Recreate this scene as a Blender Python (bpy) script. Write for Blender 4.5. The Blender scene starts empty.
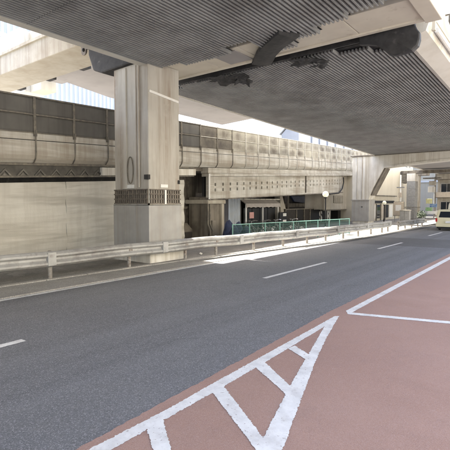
import bpy, math, random
from math import sin, cos, pi, radians as R
from mathutils import Vector, Matrix
random.seed(7)
S = bpy.context.scene
C = S.collection

# ------------------------------------------------------------------ camera, sky, sun, exposure
cam = bpy.data.objects.new('camera', bpy.data.cameras.new('camera')); C.objects.link(cam)
cam.data.sensor_width = 36; cam.data.lens = 36 * 430 / 450
cam.data.clip_start = .05; cam.data.clip_end = 3000
cam.location = (0, 0, 2.1)
cam.rotation_euler = (R(90 - 3.06), 0, R(37.88))
S.camera = cam

SHX, SHY = .692, -.04            # shadow shift per metre of height: the sun stands to the left and almost square to the road
elev = math.atan(1 / math.hypot(SHX, SHY))
W = bpy.data.worlds.new('World'); S.world = W; W.use_nodes = True
wn = W.node_tree.nodes; wl = W.node_tree.links
sky = wn.new('ShaderNodeTexSky'); sky.sky_type = 'NISHITA'; sky.sun_disc = False
sky.sun_elevation = elev; sky.sun_rotation = math.atan2(-SHX, -SHY); sky.dust_density = 4.5; sky.air_density = .85; sky.ozone_density = .4
wl.new(sky.outputs[0], wn['Background'].inputs['Color'])
wn['Background'].inputs['Strength'].default_value = .125
sd = bpy.data.lights.new('sun', 'SUN'); sd.energy = 4.0; sd.angle = R(.5); sd.color = (1, .95, .87)
sun = bpy.data.objects.new('sun', sd); C.objects.link(sun)
sun.rotation_euler = Vector((SHX, SHY, -1)).to_track_quat('-Z', 'Y').to_euler()
S.view_settings.view_transform = 'Standard'; S.view_settings.look = 'None'
S.view_settings.gamma = 1; S.view_settings.exposure = 2.9
S.render.engine = 'CYCLES'
S.cycles.max_bounces = 8; S.cycles.diffuse_bounces = 6

# ------------------------------------------------------------------ materials
def mat(name, col, rough=.8, metal=0., col2=None, scale=3., streak=None, streak_amt=0., streak_scale=2.5, speck=None, speck_scale=90.,
        bump=0., bump_scale=40., trans=0., tracks=False, blot=None, dk=.35, fac=(.4, .65), extra=None, detail=6., band=None, emit=0.):
    m = bpy.data.materials.new(name); m.use_nodes = True
    nt = m.node_tree; N = nt.nodes; L = nt.links; b = N['Principled BSDF']
    b.inputs['Roughness'].default_value = rough; b.inputs['Metallic'].default_value = metal
    geo = N.new('ShaderNodeNewGeometry'); pos = geo.outputs['Position']
    def noise(sc, vec=pos, det=detail, ro=.6):
        n = N.new('ShaderNodeTexNoise'); n.inputs['Scale'].default_value = sc; n.inputs['Detail'].default_value = det
        n.inputs['Roughness'].default_value = ro; L.new(vec, n.inputs['Vector']); return n.outputs['Fac']
    def mapr(f, a, c, lo=0., hi=1.):
        r = N.new('ShaderNodeMapRange'); r.inputs[1].default_value = a; r.inputs[2].default_value = c
        r.inputs[3].default_value = lo; r.inputs[4].default_value = hi; L.new(f, r.inputs[0]); return r.outputs[0]
    def mix(f, a, c):
        x = N.new('ShaderNodeMix'); x.data_type = 'RGBA'
        if isinstance(f, float): x.inputs[0].default_value = f
        else: L.new(f, x.inputs[0])
        for i, v in ((6, a), (7, c)):
            if isinstance(v, tuple): x.inputs[i].default_value = (*v, 1)
            else: L.new(v, x.inputs[i])
        return x.outputs[2]
    def scl(v):
        mp = N.new('ShaderNodeMapping'); mp.inputs['Scale'].default_value = v; L.new(pos, mp.inputs['Vector']); return mp.outputs[0]
    c = tuple(col)
    if col2: c = mix(mapr(noise(scale), *fac), c, tuple(col2))
    if band:                                    # horizontal casting bands
        bc, bs, ba = band
        c = mix(mapr(noise(1., scl((.25, .25, bs)), 3.), .45, .62, 0, ba), c, tuple(bc))
    if streak:                                  # rain streaks running down
        a = mapr(noise(1., scl((streak_scale, streak_scale, .12)), 5., .7), .45, .68, 0, streak_amt)
        sn = N.new('ShaderNodeSeparateXYZ'); L.new(geo.outputs['True Normal'], sn.inputs[0])       # rain runs down upright faces only
        ab = N.new('ShaderNodeMath'); ab.operation = 'ABSOLUTE'; L.new(sn.outputs[2], ab.inputs[0])
        mu = N.new('ShaderNodeMath'); mu.operation = 'MULTIPLY'; L.new(a, mu.inputs[0]); L.new(mapr(ab.outputs[0], .3, .8, 1, .08), mu.inputs[1]); a = mu.outputs[0]
        c = mix(a, c, tuple(streak))
    if extra:                                   # (colour, scale, lo, hi, amount) worn blotches
        for (ec, es, lo, hi, am) in extra: c = mix(mapr(noise(es, pos, 8., .65), lo, hi, 0, am), c, tuple(ec))
    if tracks:                                   # wheel paths polished along the road, a few long seams
        c = mix(mapr(noise(1., scl((.85, .012, 1)), 2.), .46, .62, 0, .55), c, tuple(x * 1.28 for x in col))
        c = mix(mapr(noise(1., scl((1.6, .02, 1)), 2.), .52, .66, 0, .5), c, tuple(x * .72 for x in col))
        wv = N.new('ShaderNodeTexVoronoi'); wv.feature = 'DISTANCE_TO_EDGE'; wv.inputs['Scale'].default_value = .22
        dn = N.new('ShaderNodeVectorMath'); dn.operation = 'ADD'; nn = N.new('ShaderNodeTexNoise'); nn.inputs['Scale'].default_value = 1.6; nn.inputs['Detail'].default_value = 6
        L.new(pos, nn.inputs['Vector']); L.new(pos, dn.inputs[0]); L.new(nn.outputs['Color'], dn.inputs[1]); L.new(dn.outputs[0], wv.inputs['Vector'])
        c = mix(mapr(wv.outputs['Distance'],   .0, .005, .3, 0), c, tuple(x * .35 for x in col))
    if blot:                                     # grime in the middle of each panel, its rim rinsed clean
        tc = N.new('ShaderNodeTexCoord'); mp = N.new('ShaderNodeMapping'); mp.inputs['Location'].default_value = (0, -.5, -.42)
        L.new(tc.outputs['Generated'], mp.inputs['Vector']); ln = N.new('ShaderNodeVectorMath'); ln.operation = 'MULTIPLY'; ln.inputs[1].default_value = (0, 1, 1.1)
        L.new(mp.outputs[0], ln.inputs[0]); le = N.new('ShaderNodeVectorMath'); le.operation = 'LENGTH'; L.new(ln.outputs[0], le.inputs[0])
        ad = N.new('ShaderNodeMath'); ad.operation = 'MULTIPLY_ADD'; ad.inputs[1].default_value = 1.15; L.new(noise(1.5, pos, 8., .7), ad.inputs[0]); L.new(le.outputs['Value'], ad.inputs[2])
        am = N.new('ShaderNodeMath'); am.operation = 'MULTIPLY'; L.new(mapr(ad.outputs[0], .72, 1.16, blot[1], 0), am.inputs[0]); L.new(mapr(noise(.28), .40, .6, .2, 1), am.inputs[1])
        c = mix(am.outputs[0], c, tuple(blot[0]))
    if speck:
        v = N.new('ShaderNodeTexVoronoi'); v.inputs['Scale'].default_value = speck_scale; L.new(pos, v.inputs['Vector'])
        sv = N.new('ShaderNodeSeparateColor'); L.new(v.outputs['Color'], sv.inputs[0])
        c = mix(mapr(sv.outputs[0], .62, 1., 0, .75), c, tuple(speck))
        c = mix(mapr(sv.outputs[1], .70, 1., 0, .5), c, tuple(x * dk for x in col))
    if isinstance(c, tuple): b.inputs['Base Color'].default_value = (*c, 1)
    else: L.new(c, b.inputs['Base Color'])
    if bump:
        bp = N.new('ShaderNodeBump'); bp.inputs['Strength'].default_value = bump; bp.inputs['Distance'].default_value = .02
        L.new(noise(bump_scale, pos, 5.), bp.inputs['Height']); L.new(bp.outputs[0], b.inputs['Normal'])
    if emit: b.inputs['Emission Color'].default_value = (*col, 1); b.inputs['Emission Strength'].default_value = emit
    if trans:
        t = N.new('ShaderNodeBsdfTranslucent'); 
        if isinstance(c, tuple): t.inputs[0].default_value = (*c, 1)
        else: L.new(c, t.inputs[0])
        ms = N.new('ShaderNodeMixShader'); ms.inputs[0].default_value = trans
        L.new(b.outputs[0], ms.inputs[1]); L.new(t.outputs[0], ms.inputs[2]); L.new(ms.outputs[0], N['Material Output'].inputs[0])
    return m

CON = (.42, .40, .345)
M = dict(
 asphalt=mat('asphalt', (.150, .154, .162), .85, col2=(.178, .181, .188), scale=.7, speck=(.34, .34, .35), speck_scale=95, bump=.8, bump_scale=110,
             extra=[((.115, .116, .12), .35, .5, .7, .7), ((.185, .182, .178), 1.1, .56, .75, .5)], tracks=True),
 asphalt_patch=mat('patched_asphalt', (.105, .105, .107), .85, col2=(.125, .124, .125), scale=.8, speck=(.26, .26, .27), speck_scale=75, bump=.8, bump_scale=110),
 asphalt2=mat('old_asphalt', (.10, .10, .10), .9, col2=(.15, .14, .13), scale=1.2, speck=(.25, .25, .24), speck_scale=60, bump=.6, bump_scale=80),
 red=mat('red_coating', (.33, .203, .158), .85, col2=(.37, .235, .187), scale=.9, speck=(.42, .30, .265), speck_scale=190, dk=.62, bump=.5, bump_scale=120,
         extra=[((.26, .155, .125), .45, .5, .68, .65), ((.27, .175, .145), 2.2, .55, .75, .6), ((.42, .30, .25), 9., .60, .75, .55), ((.22, .15, .13), 30., .66, .74, .6)]),
 white=mat('road_paint', (.72, .72, .70), .7, col2=(.60, .60, .585), scale=5, bump=.12, bump_scale=60, extra=[((.25, .2, .19), 26., .62, .66, .85), ((.46, .44, .42), 3., .5, .68, .6), ((.30, .27, .25), 60., .62, .70, .7)]),
 gutter=mat('gutter_concrete', (.34, .325, .295), .9, col2=(.26, .248, .225), scale=1.4, speck=(.5, .48, .44), speck_scale=70, bump=.4, extra=[((.2, .19, .17), 1.1, .55, .75, .7)]),
 walk=mat('pavement', (.20, .19, .175), .9, col2=(.14, .135, .125), scale=1.3, speck=(.3, .29, .27), speck_scale=60, bump=.5, extra=[((.3, .29, .27), 1.6, .55, .62, .6), ((.07, .065, .06), .8, .55, .7, .6)]),
 con=mat('concrete', CON, .9, col2=(.35, .32, .26), scale=1.1, streak=(.20, .165, .12), streak_amt=.75, bump=.35, extra=[((.50, .47, .40), 2.5, .55, .7, .5)]),
 con_pier=mat('pier_concrete', (.49, .475, .43), .9, col2=(.41, .395, .355), scale=.9, streak=(.24, .175, .115), streak_amt=.7, streak_scale=2.1, bump=.3, extra=[((.5, .47, .42), 1.8, .52, .7, .6)]),
 con_wall=mat('wall_concrete', (.60, .59, .54), .9, col2=(.54, .53, .48), scale=.8, band=((.39, .375, .33), 2.4, .8), streak=(.40, .375, .325), streak_amt=.4, bump=.3),
 con_ramp=mat('ramp_concrete', (.53, .52, .475), .9, col2=(.45, .44, .40), scale=1.2, band=((.30, .265, .21), 3.4, .6), streak=(.22, .18, .13), streak_amt=.65, streak_scale=1.6, bump=.35),
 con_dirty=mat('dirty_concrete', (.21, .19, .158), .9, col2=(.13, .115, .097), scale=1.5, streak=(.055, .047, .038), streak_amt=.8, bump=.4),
 con_white=mat('pale_concrete', (.68, .665, .61), .85, col2=(.59, .57, .51), scale=1.2, streak=(.30, .25, .17), streak_amt=.6, streak_scale=3, bump=.2),
 cream=mat('cream_steel', (.68, .635, .535), .55, col2=(.62, .575, .485), scale=1.3, extra=[((.33, .27, .19), 2.2, .58, .75, .6)], bump=.1, bump_scale=8),
 soffit=mat('soffit_grey', (.36, .345, .34), .7, col2=(.31, .30, .295), scale=.6, extra=[((.22, .21, .2), 1.3, .6, .75, .5)]),
 rib=mat('ribbed_sheet', (.325, .333, .328), .5, col2=(.235, .241, .238), scale=1.1, metal=.1, extra=[((.17, .163, .155), .7, .5, .72, .7), ((.22, .20, .175), 2.5, .62, .74, .4)]),
 slot_shade=mat('slot_shade_black', (.02, .02, .021), .9),  # shade between the slats, put in as plain black
 dark=mat('dark_steel', (.018, .018, .019), .75, col2=(.036, .035, .034), scale=3.5, bump=.4, bump_scale=14, extra=[((.16, .15, .14), 5., .6, .72, .5)]),  # near-black steel with a few paler blotches
 sheet=mat('rubber_sheet', (.022, .023, .026), .6, col2=(.045, .045, .048), scale=4, bump=.9, bump_scale=7, extra=[((.12, .118, .115), 5., .6, .72, .6)]),
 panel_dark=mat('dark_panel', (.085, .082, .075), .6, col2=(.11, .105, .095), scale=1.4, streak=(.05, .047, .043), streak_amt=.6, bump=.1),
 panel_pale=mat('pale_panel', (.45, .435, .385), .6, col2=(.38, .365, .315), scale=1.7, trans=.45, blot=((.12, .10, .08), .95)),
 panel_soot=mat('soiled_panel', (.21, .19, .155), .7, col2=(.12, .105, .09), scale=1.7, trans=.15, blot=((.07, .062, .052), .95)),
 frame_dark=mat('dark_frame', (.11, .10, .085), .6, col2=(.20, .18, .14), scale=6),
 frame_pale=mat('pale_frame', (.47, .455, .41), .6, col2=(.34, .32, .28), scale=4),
 jacket=mat('jacket_paint', (.375, .368, .35), .5, col2=(.315, .31, .295), scale=1.6, streak=(.26, .23, .18), streak_amt=.5, streak_scale=4),
 gusset=mat('gusset_steel', (.15, .14, .12), .7, col2=(.09, .085, .075), scale=4, extra=[((.36, .34, .29), 1.6, .6, .7, .8)]),
 band_dark=mat('band_steel', (.10, .095, .082), .75, col2=(.06, .056, .05), scale=3),
 foliage=mat('dark_leaves', (.03, .045, .022), .8, col2=(.045, .065, .03), scale=9),
 cage=mat('rusty_bars', (.10, .085, .07), .7, col2=(.18, .155, .125), scale=9),
 rail=mat('guardrail_paint', (.43, .43, .415), .5, col2=(.35, .348, .335), scale=3, extra=[((.22, .20, .175), 6., .54, .70, .6), ((.19, .18, .168), .6, .48, .62, .75)], metal=.2),
 post=mat('guardrail_post', (.30, .285, .255), .55, col2=(.18, .16, .14), scale=8, extra=[((.13, .085, .06), 9., .5, .66, .85)]),
 green=mat('green_fence', (.14, .29, .25), .5, col2=(.20, .36, .32), scale=8),
 green_mesh=mat('green_mesh', (.025, .085, .07), .6, col2=(.035, .11, .09), scale=6),
 grey=mat('grey_metal', (.30, .30, .29), .5, col2=(.24, .24, .23), scale=5),
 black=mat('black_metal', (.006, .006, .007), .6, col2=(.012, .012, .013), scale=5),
 brown=mat('brown_board', (.035, .03, .026), .7, col2=(.02, .017, .015), scale=4),
 beige=mat('beige_wall', (.44, .415, .36), .85, col2=(.38, .355, .305), scale=1.5, streak=(.28, .24, .18), streak_amt=.5, bump=.2),
 canvas=mat('awning_canvas', (.47, .44, .415), .9, col2=(.40, .37, .35), scale=3, bump=.3, bump_scale=12),
 bluetarp=mat('blue_tarp', (.022, .035, .085), .6, col2=(.012, .018, .045), scale=5, bump=.8, bump_scale=12),
 paleblue=mat('pale_blue_sheet', (.42, .46, .51), .5, col2=(.44, .5, .58), scale=3),
 whitep=mat('white_plastic', (.78, .78, .75), .5, col2=(.72, .72, .69), scale=6),
 globe=mat('milk_glass', (.82, .82, .74), .25, trans=.4),
 pink=mat('pink_sign', (.62, .34, .32), .6, col2=(.56, .3, .28), scale=8),
 yellow=mat('yellow_sign', (.55, .52, .20), .5, col2=(.6, .6, .4), scale=4), signgreen=mat('green_sign', (.20, .40, .16), .5, col2=(.4, .5, .3), scale=4), signblue=mat('blue_sign', (.05, .12, .30), .5, col2=(.3, .4, .5), scale=4),
 tan=mat('tan_sign', (.52, .46, .37), .6, col2=(.46, .40, .32), scale=5), redp=mat('red_paint', (.40, .08, .05), .5, col2=(.3, .07, .05), scale=5),
 carcream=mat('cream_car_paint', (.70, .66, .46), .25, col2=(.68, .64, .45), scale=2), vanwhite=mat('white_van_paint', (.72, .70, .60), .3, col2=(.7, .68, .58), scale=2),
 glass=mat('dark_glass', (.02, .024, .03), .06), tyre=mat('tyre_rubber', (.02, .02, .02), .8, col2=(.03, .03, .03), scale=9), chrome=mat('chrome', (.6, .6, .6), .2, metal=1),
 taillight=mat('red_lens', (.45, .02, .02), .2), 
 bglass=mat('blue_facade_glass', (.56, .57, .59), .35, col2=(.61, .62, .64), scale=.12), bwhite=mat('white_facade', (.74, .76, .78), .6, col2=(.68, .7, .73), scale=.2),
 bcream=mat('cream_facade', (.62, .58, .48), .8, col2=(.56, .52, .43), scale=.4, streak=(.45, .4, .3), streak_amt=.4), bgrey=mat('grey_facade', (.42, .43, .45), .8, col2=(.36, .37, .39), scale=.4),
)

# ------------------------------------------------------------------ mesh helpers
class G:
    def __init__(s): s.v = []; s.f = []
    def add(s, vs, fs):
        o = len(s.v); s.v += [tuple(v) for v in vs]; s.f += [tuple(i + o for i in f) for f in fs]; return s
    def box(s, x0, x1, y0, y1, z0, z1):
        return s.add([(x0, y0, z0), (x1, y0, z0), (x1, y1, z0), (x0, y1, z0), (x0, y0, z1), (x1, y0, z1), (x1, y1, z1), (x0, y1, z1)],
                     [(3, 2, 1, 0), (4, 5, 6, 7), (0, 1, 5, 4), (1, 2, 6, 5), (2, 3, 7, 6), (3, 0, 4, 7)])
    def prism(s, poly, ax, a, b):               # a closed polygon pushed along axis ax from a to b
        n = len(poly)
        def P(p, t): return (t, p[0], p[1]) if ax == 'x' else ((p[0], t, p[1]) if ax == 'y' else (p[0], p[1], t))
        vs = [P(p, a) for p in poly] + [P(p, b) for p in poly]
        fs = [tuple(range(n))[::-1], tuple(range(n, 2 * n))] + [(i, (i + 1) % n, n + (i + 1) % n, n + i) for i in range(n)]
        return s.add(vs, fs)
    def tube(s, path, r, n=8, r2=None):
        path = [Vector(p) for p in path]; k = len(path); vs = []; fs = []
        t0 = (path[1] - path[0]).normalized(); u = t0.orthogonal().normalized()
        for i, p in enumerate(path):
            t = (path[min(i + 1, k - 1)] - path[max(i - 1, 0)]).normalized()
            u = (u - t * u.dot(t)).normalized(); w = t.cross(u); rr = r if r2 is None else r + (r2 - r) * i / (k - 1)
            vs += [p + (u * cos(2 * pi * j / n) + w * sin(2 * pi * j / n)) * rr for j in range(n)]
        for i in range(k - 1):
            for j in range(n): fs.append((i * n + j, i * n + (j + 1) % n, (i + 1) * n + (j + 1) % n, (i + 1) * n + j))
        fs += [tuple(range(n))[::-1], tuple(range((k - 1) * n, k * n))]
        return s.add(vs, fs)
    def ring(s, c, rad, r, axis='x', n=24, m=6):    # torus
        vs = []; fs = []; c = Vector(c)
        for i in range(n):
            a = 2 * pi * i / n; d = Vector((0, cos(a), sin(a))) if axis == 'x' else Vector((cos(a), 0, sin(a)))
            ax = Vector((1, 0, 0)) if axis == 'x' else Vector((0, 1, 0))
            for j in range(m): b = 2 * pi * j / m; vs.append(c + d * (rad + r * cos(b)) + ax * r * sin(b))
        for i in range(n):
            for j in range(m): fs.append((i * m + j, ((i + 1) % n) * m + j, ((i + 1) % n) * m + (j + 1) % m, i * m + (j + 1) % m))
        return s.add(vs, fs)
    def ball(s, c, r, n=20, m=12, sz=1.):
        vs = []; fs = []
        for i in range(m + 1):
            a = pi * i / m
            for j in range(n): b = 2 * pi * j / n; vs.append((c[0] + r * sin(a) * cos(b), c[1] + r * sin(a) * sin(b), c[2] + r * sz * cos(a)))
        for i in range(m):
            for j in range(n): fs.append((i * n + j, (i + 1) * n + j, (i + 1) * n + (j + 1) % n, i * n + (j + 1) % n))
        return s.add(vs, fs)
    def loft(s, secs, close=True):               # sections with equal point counts
        n = len(secs[0]); vs = [p for q in secs for p in q]; fs = []
        for i in range(len(secs) - 1):
            for j in range(n if close else n - 1): fs.append((i * n + j, i * n + (j + 1) % n, (i + 1) * n + (j + 1) % n, (i + 1) * n + j))
        return s.add(vs, fs)
    def map(s, fn): s.v = [tuple(fn(*v)) for v in s.v]; return s
    def mesh(s, name, m, smooth=False):
        me = bpy.data.meshes.new(name); me.from_pydata(s.v, [], s.f); me.materials.append(M[m]); me.update()
        if smooth:
            for p in me.polygons: p.use_smooth = True
        return me
    def build(s, name, m, parent=None, loc=(0, 0, 0), rz=0, bevel=0., smooth=False, **kw):
        return put(name, s.mesh(name, m, smooth), parent, loc, rz, bevel, **kw)

def put(name, me, parent=None, loc=(0, 0, 0), rz=0, bevel=0., label=None, cat=None, group=None, kind=None):
    o = bpy.data.objects.new(name, me); C.objects.link(o); o.location = loc; o.rotation_euler = (0, 0, rz)
    if parent: o.parent = parent
    if bevel:
        b = o.modifiers.new('bevel', 'BEVEL'); b.width = bevel; b.segments = 2; b.limit_method = 'ANGLE'
    if label: o['label'] = label
    if cat: o['category'] = cat
    if group: o['group'] = group
    if kind: o['kind'] = kind
    return o
def thing(name, label, cat, loc=(0, 0, 0), rz=0, group=None):
    return put(name, None, None, loc, rz, 0, label, cat, group)
def dup(root, loc, rz=None, label=None, group=None):
    def cp(o, par):
        c = o.copy(); C.objects.link(c)
        if par: c.parent = par
        for ch in kids[o.name]: cp(ch, c)
        return c
    kids = {}
    for o in bpy.data.objects: kids.setdefault(o.name, []); 
    for o in bpy.data.objects:
        if o.parent: kids[o.parent.name].append(o)
    r = cp(root, None); r.location = loc
    if rz is not None: r.rotation_euler = (0, 0, rz)
    if label: r['label'] = label
    if group: r['group'] = group
    return r
def world(g, parent): ox, oy, oz = parent.location; return g.map(lambda x, y, z: (x - ox, y - oy, z - oz))

# ------------------------------------------------------------------ ground, road and markings
def flat(pts, z, jit=0., step=.05):
    out = []; n = len(pts)
    for i in range(n):
        a = Vector(pts[i]); b = Vector(pts[(i + 1) % n]); d = b - a; k = max(1, int(d.length / step)) if jit else 1
        nrm = Vector((-d.y, d.x)).normalized()
        for q in range(k):
            p = a + d * q / k + (nrm * random.gauss(0, jit) if jit and q else Vector((0, 0))); out.append((p.x, p.y, z))
    return G().add(out, [tuple(range(len(out)))])
def slab(pts, z0, z1):
    return G().prism([tuple(p) for p in pts], 'z', z0, z1)
def railx(y):                                       # the line the guardrail follows
    P = [(-30, -11.3), (2, -10.86), (8, -10.66), (12, -10.48), (16, -10.12), (20, -9.72), (24, -9.45), (28, -9.32), (34, -9.25), (44, -9.2), (90, -9.2)]
    for (a, xa), (b, xb) in zip(P, P[1:]):
        if y <= b: t = (y - a) / (b - a); return xa + (xb - xa) * t
    return P[-1][1]
EDGE = [(-40, -9.45), (10, -9.45), (16, -9.36), (22, -9.12), (28, -8.95), (34, -8.85), (60, -8.8), (130, -8.8)]
def edgex(y):
    for (a, xa), (b, xb) in zip(EDGE, EDGE[1:]):
        if y <= b: t = (y - a) / (b - a); return xa + (xb - xa) * t
    return EDGE[-1][1]
flat([(-900, -300), (900, -300), (900, 1500), (-900, 1500)], -.02).build('ground', 'asphalt2', kind='structure')
road = flat([(x, y) for y, x in EDGE] + [(40, 130), (40, -40)], 0).build('road', 'asphalt', kind='structure')
red = flat([(-3.19, -8), (-3.18, 2.18), (-3.27, 4.2), (-3.42, 7.7), (-3.47, 19.2), (-3.5, 90), (2.4, 90), (2.4, -8)], .003, .006).build('red_pavement', 'red', kind='structure')
def marking(name, pts, jit=.0045, z=.006, m='white', par=None): return flat(pts, z, jit, .016).build(name, m, par or road)
marking('edge_line', [(-9.26, -20), (-9.26, 14), (-9.24, 18), (-9.36, 18), (-9.40, 14), (-9.40, -20)])
for (a, b) in ((-5.6, -.6), (-1.6, 3.2), (9.95, 13.9), (19.4, 23.1), (28.8, 32.6), (38.2, 42), (47.6, 51.4)):
    marking('lane_dash', [(-6.44, a), (-6.30, a), (-6.30, b), (-6.44, b)], .004, z=.004)
marking('long_line', [(-3.19, 7.9), (-3.05, 7.66), (-3.1, 17), (-3.12, 60), (-3.25, 60), (-3.27, 17.5)], par=red)
marking('cross_line', [(-3.06, 7.84), (-1.46, 8.31), (1.9, 9.17), (1.92, 9.05), (-1.44, 8.14), (-3.04, 7.68)], .004, par=red, z=.0068)
marking('asphalt_patch', [(-9.3, 21.0), (-3.5, 21.6), (-3.5, 26.5), (-8.95, 26.0)], .01, z=.0015, m='asphalt_patch')
marking('zebra_border', [(-3.10, -3), (-3.085, 2.1), (-3.07, 3.0), (-3.10, 3.73), (-3.13, 4.8), (-3.20, 7.40), (-3.13, 7.45), (-3.06, 6.6), (-2.97, 4.5), (-2.945, 3.5), (-2.93, 2.2), (-2.93, -3)], par=red)
marking('zebra_border', [(-3.13, 7.42), (-3.13, 6.9), (-2.36, 4.23), (-2.0, 3.10), (-1.70, 2.0), (-.45, -3), (-.2, -3), (-1.50, 2.0), (-1.79, 3.10), (-2.0, 3.72), (-2.45, 5.05), (-2.80, 6.2)], z=.0068, par=red)
for p in ([(-2.96, 2.62), (-2.95, 2.82), (-2.25, 2.30), (-1.72, 1.9), (-1.66, 1.74), (-2.3, 2.18)], [(-2.97, 3.58), (-2.96, 3.78), (-1.95, 3.10), (-1.93, 2.93)],
          [(-2.99, 4.47), (-2.98, 4.68), (-2.30, 4.20), (-2.22, 3.98)], [(-3.0, 5.33), (-2.99, 5.50), (-2.60, 5.26), (-2.56, 5.07)]):
    marking('zebra_bar', p, z=.0076, par=red)
ys = [-40, 0, 5, 10, 13, 16, 19, 22, 25, 28, 34, 45, 70]
gut = slab([(edgex(y) + .0, y) for y in ys] + [(railx(y) + .12, y) for y in ys[::-1]], -.01, .03).build('gutter', 'gutter', kind='structure', bevel=.01)
marking('gutter_patch', [(-9.15, 22.2), (-8.95, 24.6), (-9.08, 24.8), (-9.42, 22.2)], .01, z=.036, m='asphalt', par=gut)  # asphalt-coloured patch across the pale gutter strip
kerbs = thing('kerb', 'low worn concrete kerb under the guardrail beside the road', 'kerb', (-10.6, 10, 0))
kr = {}
for i in range(38):
    y0 = -6 + i * 1.2; y1 = y0 + 1.185
    a, b = railx(y0), railx(y1); dz = random.uniform(-.006, .006)
    world(slab([(a + .115, y0), (b + .115, y1), (b - .07, y1), (a - .07, y0)], -.02, .06 + dz), kerbs).build('kerb_stone', 'gutter', kerbs, bevel=.012)
flat([(railx(y) - .06, y) for y in ys] + [(-60, 70), (-60, -40)], .05).build('sidewalk', 'walk', kind='structure')

# ------------------------------------------------------------------ the two ribbed overhead decks
PITCH, NR = .12, 8
def ribsheet(L, n=NR):
    me = bpy.data.meshes.new('ribbed_panel'); vs = []; fs = []; mi = []
    for i in range(n):                            # a U-shaped slat, then flat black standing in for the shade in the slot
        x = i * PITCH; q = [(x, .10), (x + .003, .004), (x + .008, 0), (x + .048, 0), (x + .053, .004), (x + .056, .10)]
        o = len(vs); vs += [(a, y, z) for y in (0, L) for a, z in q]; k = len(q)
        fs += [(o + j, o + j + 1, o + k + j + 1, o + k + j) for j in range(k - 1)] + [tuple(o + j for j in range(k))]; mi += [0] * k
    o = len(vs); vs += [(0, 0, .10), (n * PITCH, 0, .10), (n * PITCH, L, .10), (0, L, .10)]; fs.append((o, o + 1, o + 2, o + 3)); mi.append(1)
    me.from_pydata(vs, [], fs); me.materials.append(M['rib']); me.materials.append(M['slot_shade']); me.polygons.foreach_set('material_index', mi); me.update()
    return me
Wd = PITCH * NR
def deck(label, loc, tilt, ncol, ends, row, ztop, left_over):
    t = thing('elevated_deck', label, 'elevated road', loc, 0, 'elevated road decks overhead'); t.rotation_euler = (tilt, 0, 0)
    return t
# left deck: x -10.98 .. -3.3, ends ragged over the crossbeam
dl = deck('nearest dark ribbed road deck overhead, ending in a ragged edge at the cream crossbeam', (-10.98, -8, 6.66), 0, 8, None, 0, 0, 0)
endy = [10.5, 10.82, 10.86, 10.30, 11.55, 11.05, 10.62, 10.36, 10.2, 10.2]
cache = {}
for c in range(10):
    y = 0; tot = endy[c] + 8
    rows = [4.6, 4.6, 4.6, tot - 13.83]
    for L in rows:
        key = round(L, 2)
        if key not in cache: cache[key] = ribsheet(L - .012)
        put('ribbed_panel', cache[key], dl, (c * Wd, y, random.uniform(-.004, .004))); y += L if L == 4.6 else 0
G().box(0, 9.6, 0, 18.1, .125, 1.5).build('deck_slab', 'soffit', dl)
G().box(-.30, .0, -.0, 18.0, .0, .05).box(-.30, -.27, 0, 18.0, .05, 1.9).build('edge_flange', 'con_white', dl)
# right deck
dr = deck('wide ribbed road deck overhead beyond the cream crossbeam', (-13.42, 12.9, 6.82), -.0172, 10, None, 0, 0, 0)
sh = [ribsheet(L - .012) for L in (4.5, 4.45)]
for c in range(10):
    y = random.choice((0, 0, .05, .12)) if c < 8 else (.5, .95)[c - 8]
    if c == 0: y = .35
    y0 = y
    for r in range(6):
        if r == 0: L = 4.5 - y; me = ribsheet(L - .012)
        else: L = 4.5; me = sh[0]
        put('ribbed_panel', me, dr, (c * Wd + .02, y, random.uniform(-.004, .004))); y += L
G().box(0, 9.7, .25, 27, .125, 1.4).build('deck_slab', 'dark', dr)
G().box(-1.3, 10.2, -2.95, .25, 1.42, 1.62).build('joint_sun_block', 'dark', dr)  # plate added, widened past the deck edge, to stop sun leaking through
G().box(-.12, .0, .3, 27, -.02, 1.75).build('edge_fascia', 'con_white', dr)
G().prism([(9.64, .0), (9.78, -.04), (10.28, .12), (10.34, .3), (10.34, .62), (10.2, .66), (9.72, .5)], 'y', .35, 27).build('edge_girder', 'con_white', dr)
G().tube([(10.42, 1.0, .30), (10.42, 27, .30)], .07).build('drain_pipe', 'whitep', dr)
G().box(10.22, 10.34, -.3, 27, .68, 3.9).build('parapet', 'bcream', dr)
for q in range(9):
    G().box(10.34, 10.42, .8 + q * 3.0, .92 + q * 3.0, .25, 3.9).build('parapet_rib', 'bcream', dr)
G().tube([(10.40, 2.2, 1.15), (10.52, 2.2, 1.15), (10.52, 2.2, .95), (10.52, 3.1, .8), (10.40, 3.1, .8)], .03).build('pipe_bracket', 'frame_dark', dr)
# soot-black rubber cover hanging in the joint, and its strap across the beam
jc = thing('joint_cover', 'black rubber cover sagging in the deck joint beside the bright parapet', 'rubber cover', (-4.0, 12.9, 6.5))
secs = []
base = [(-4.75, 7.25), (-4.72, 6.62), (-4.5, 6.60), (-4.25, 6.52), (-4.05, 6.36), (-3.88, 6.20), (-3.72, 6.14), (-3.45, 6.12), (-3.25, 6.15), (-3.12, 6.28), (-3.09, 6.45), (-3.10, 6.62), (-3.17, 6.72), (-3.22, 6.85), (-3.22, 7.25)]
for i, (y, k) in enumerate(((12.36, .96), (12.38, 1.), (12.48, 1.), (12.58, .98), (12.62, .94))):
    secs.append([(-3.9 + (x + 3.9) * k + .01 * sin(7 * z + y * 6), y + .03 * sin(x * 6 + z * 4), 6.9 + (z - 6.9) * k + .012 * cos(9 * x + 3 * y)) for x, z in base])
g = G().loft(secs); n = len(base); g.f += [tuple(range(n))[::-1], tuple(range(4 * n, 5 * n))]
world(g, jc).build('cover_sheet', 'sheet', jc)
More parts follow.
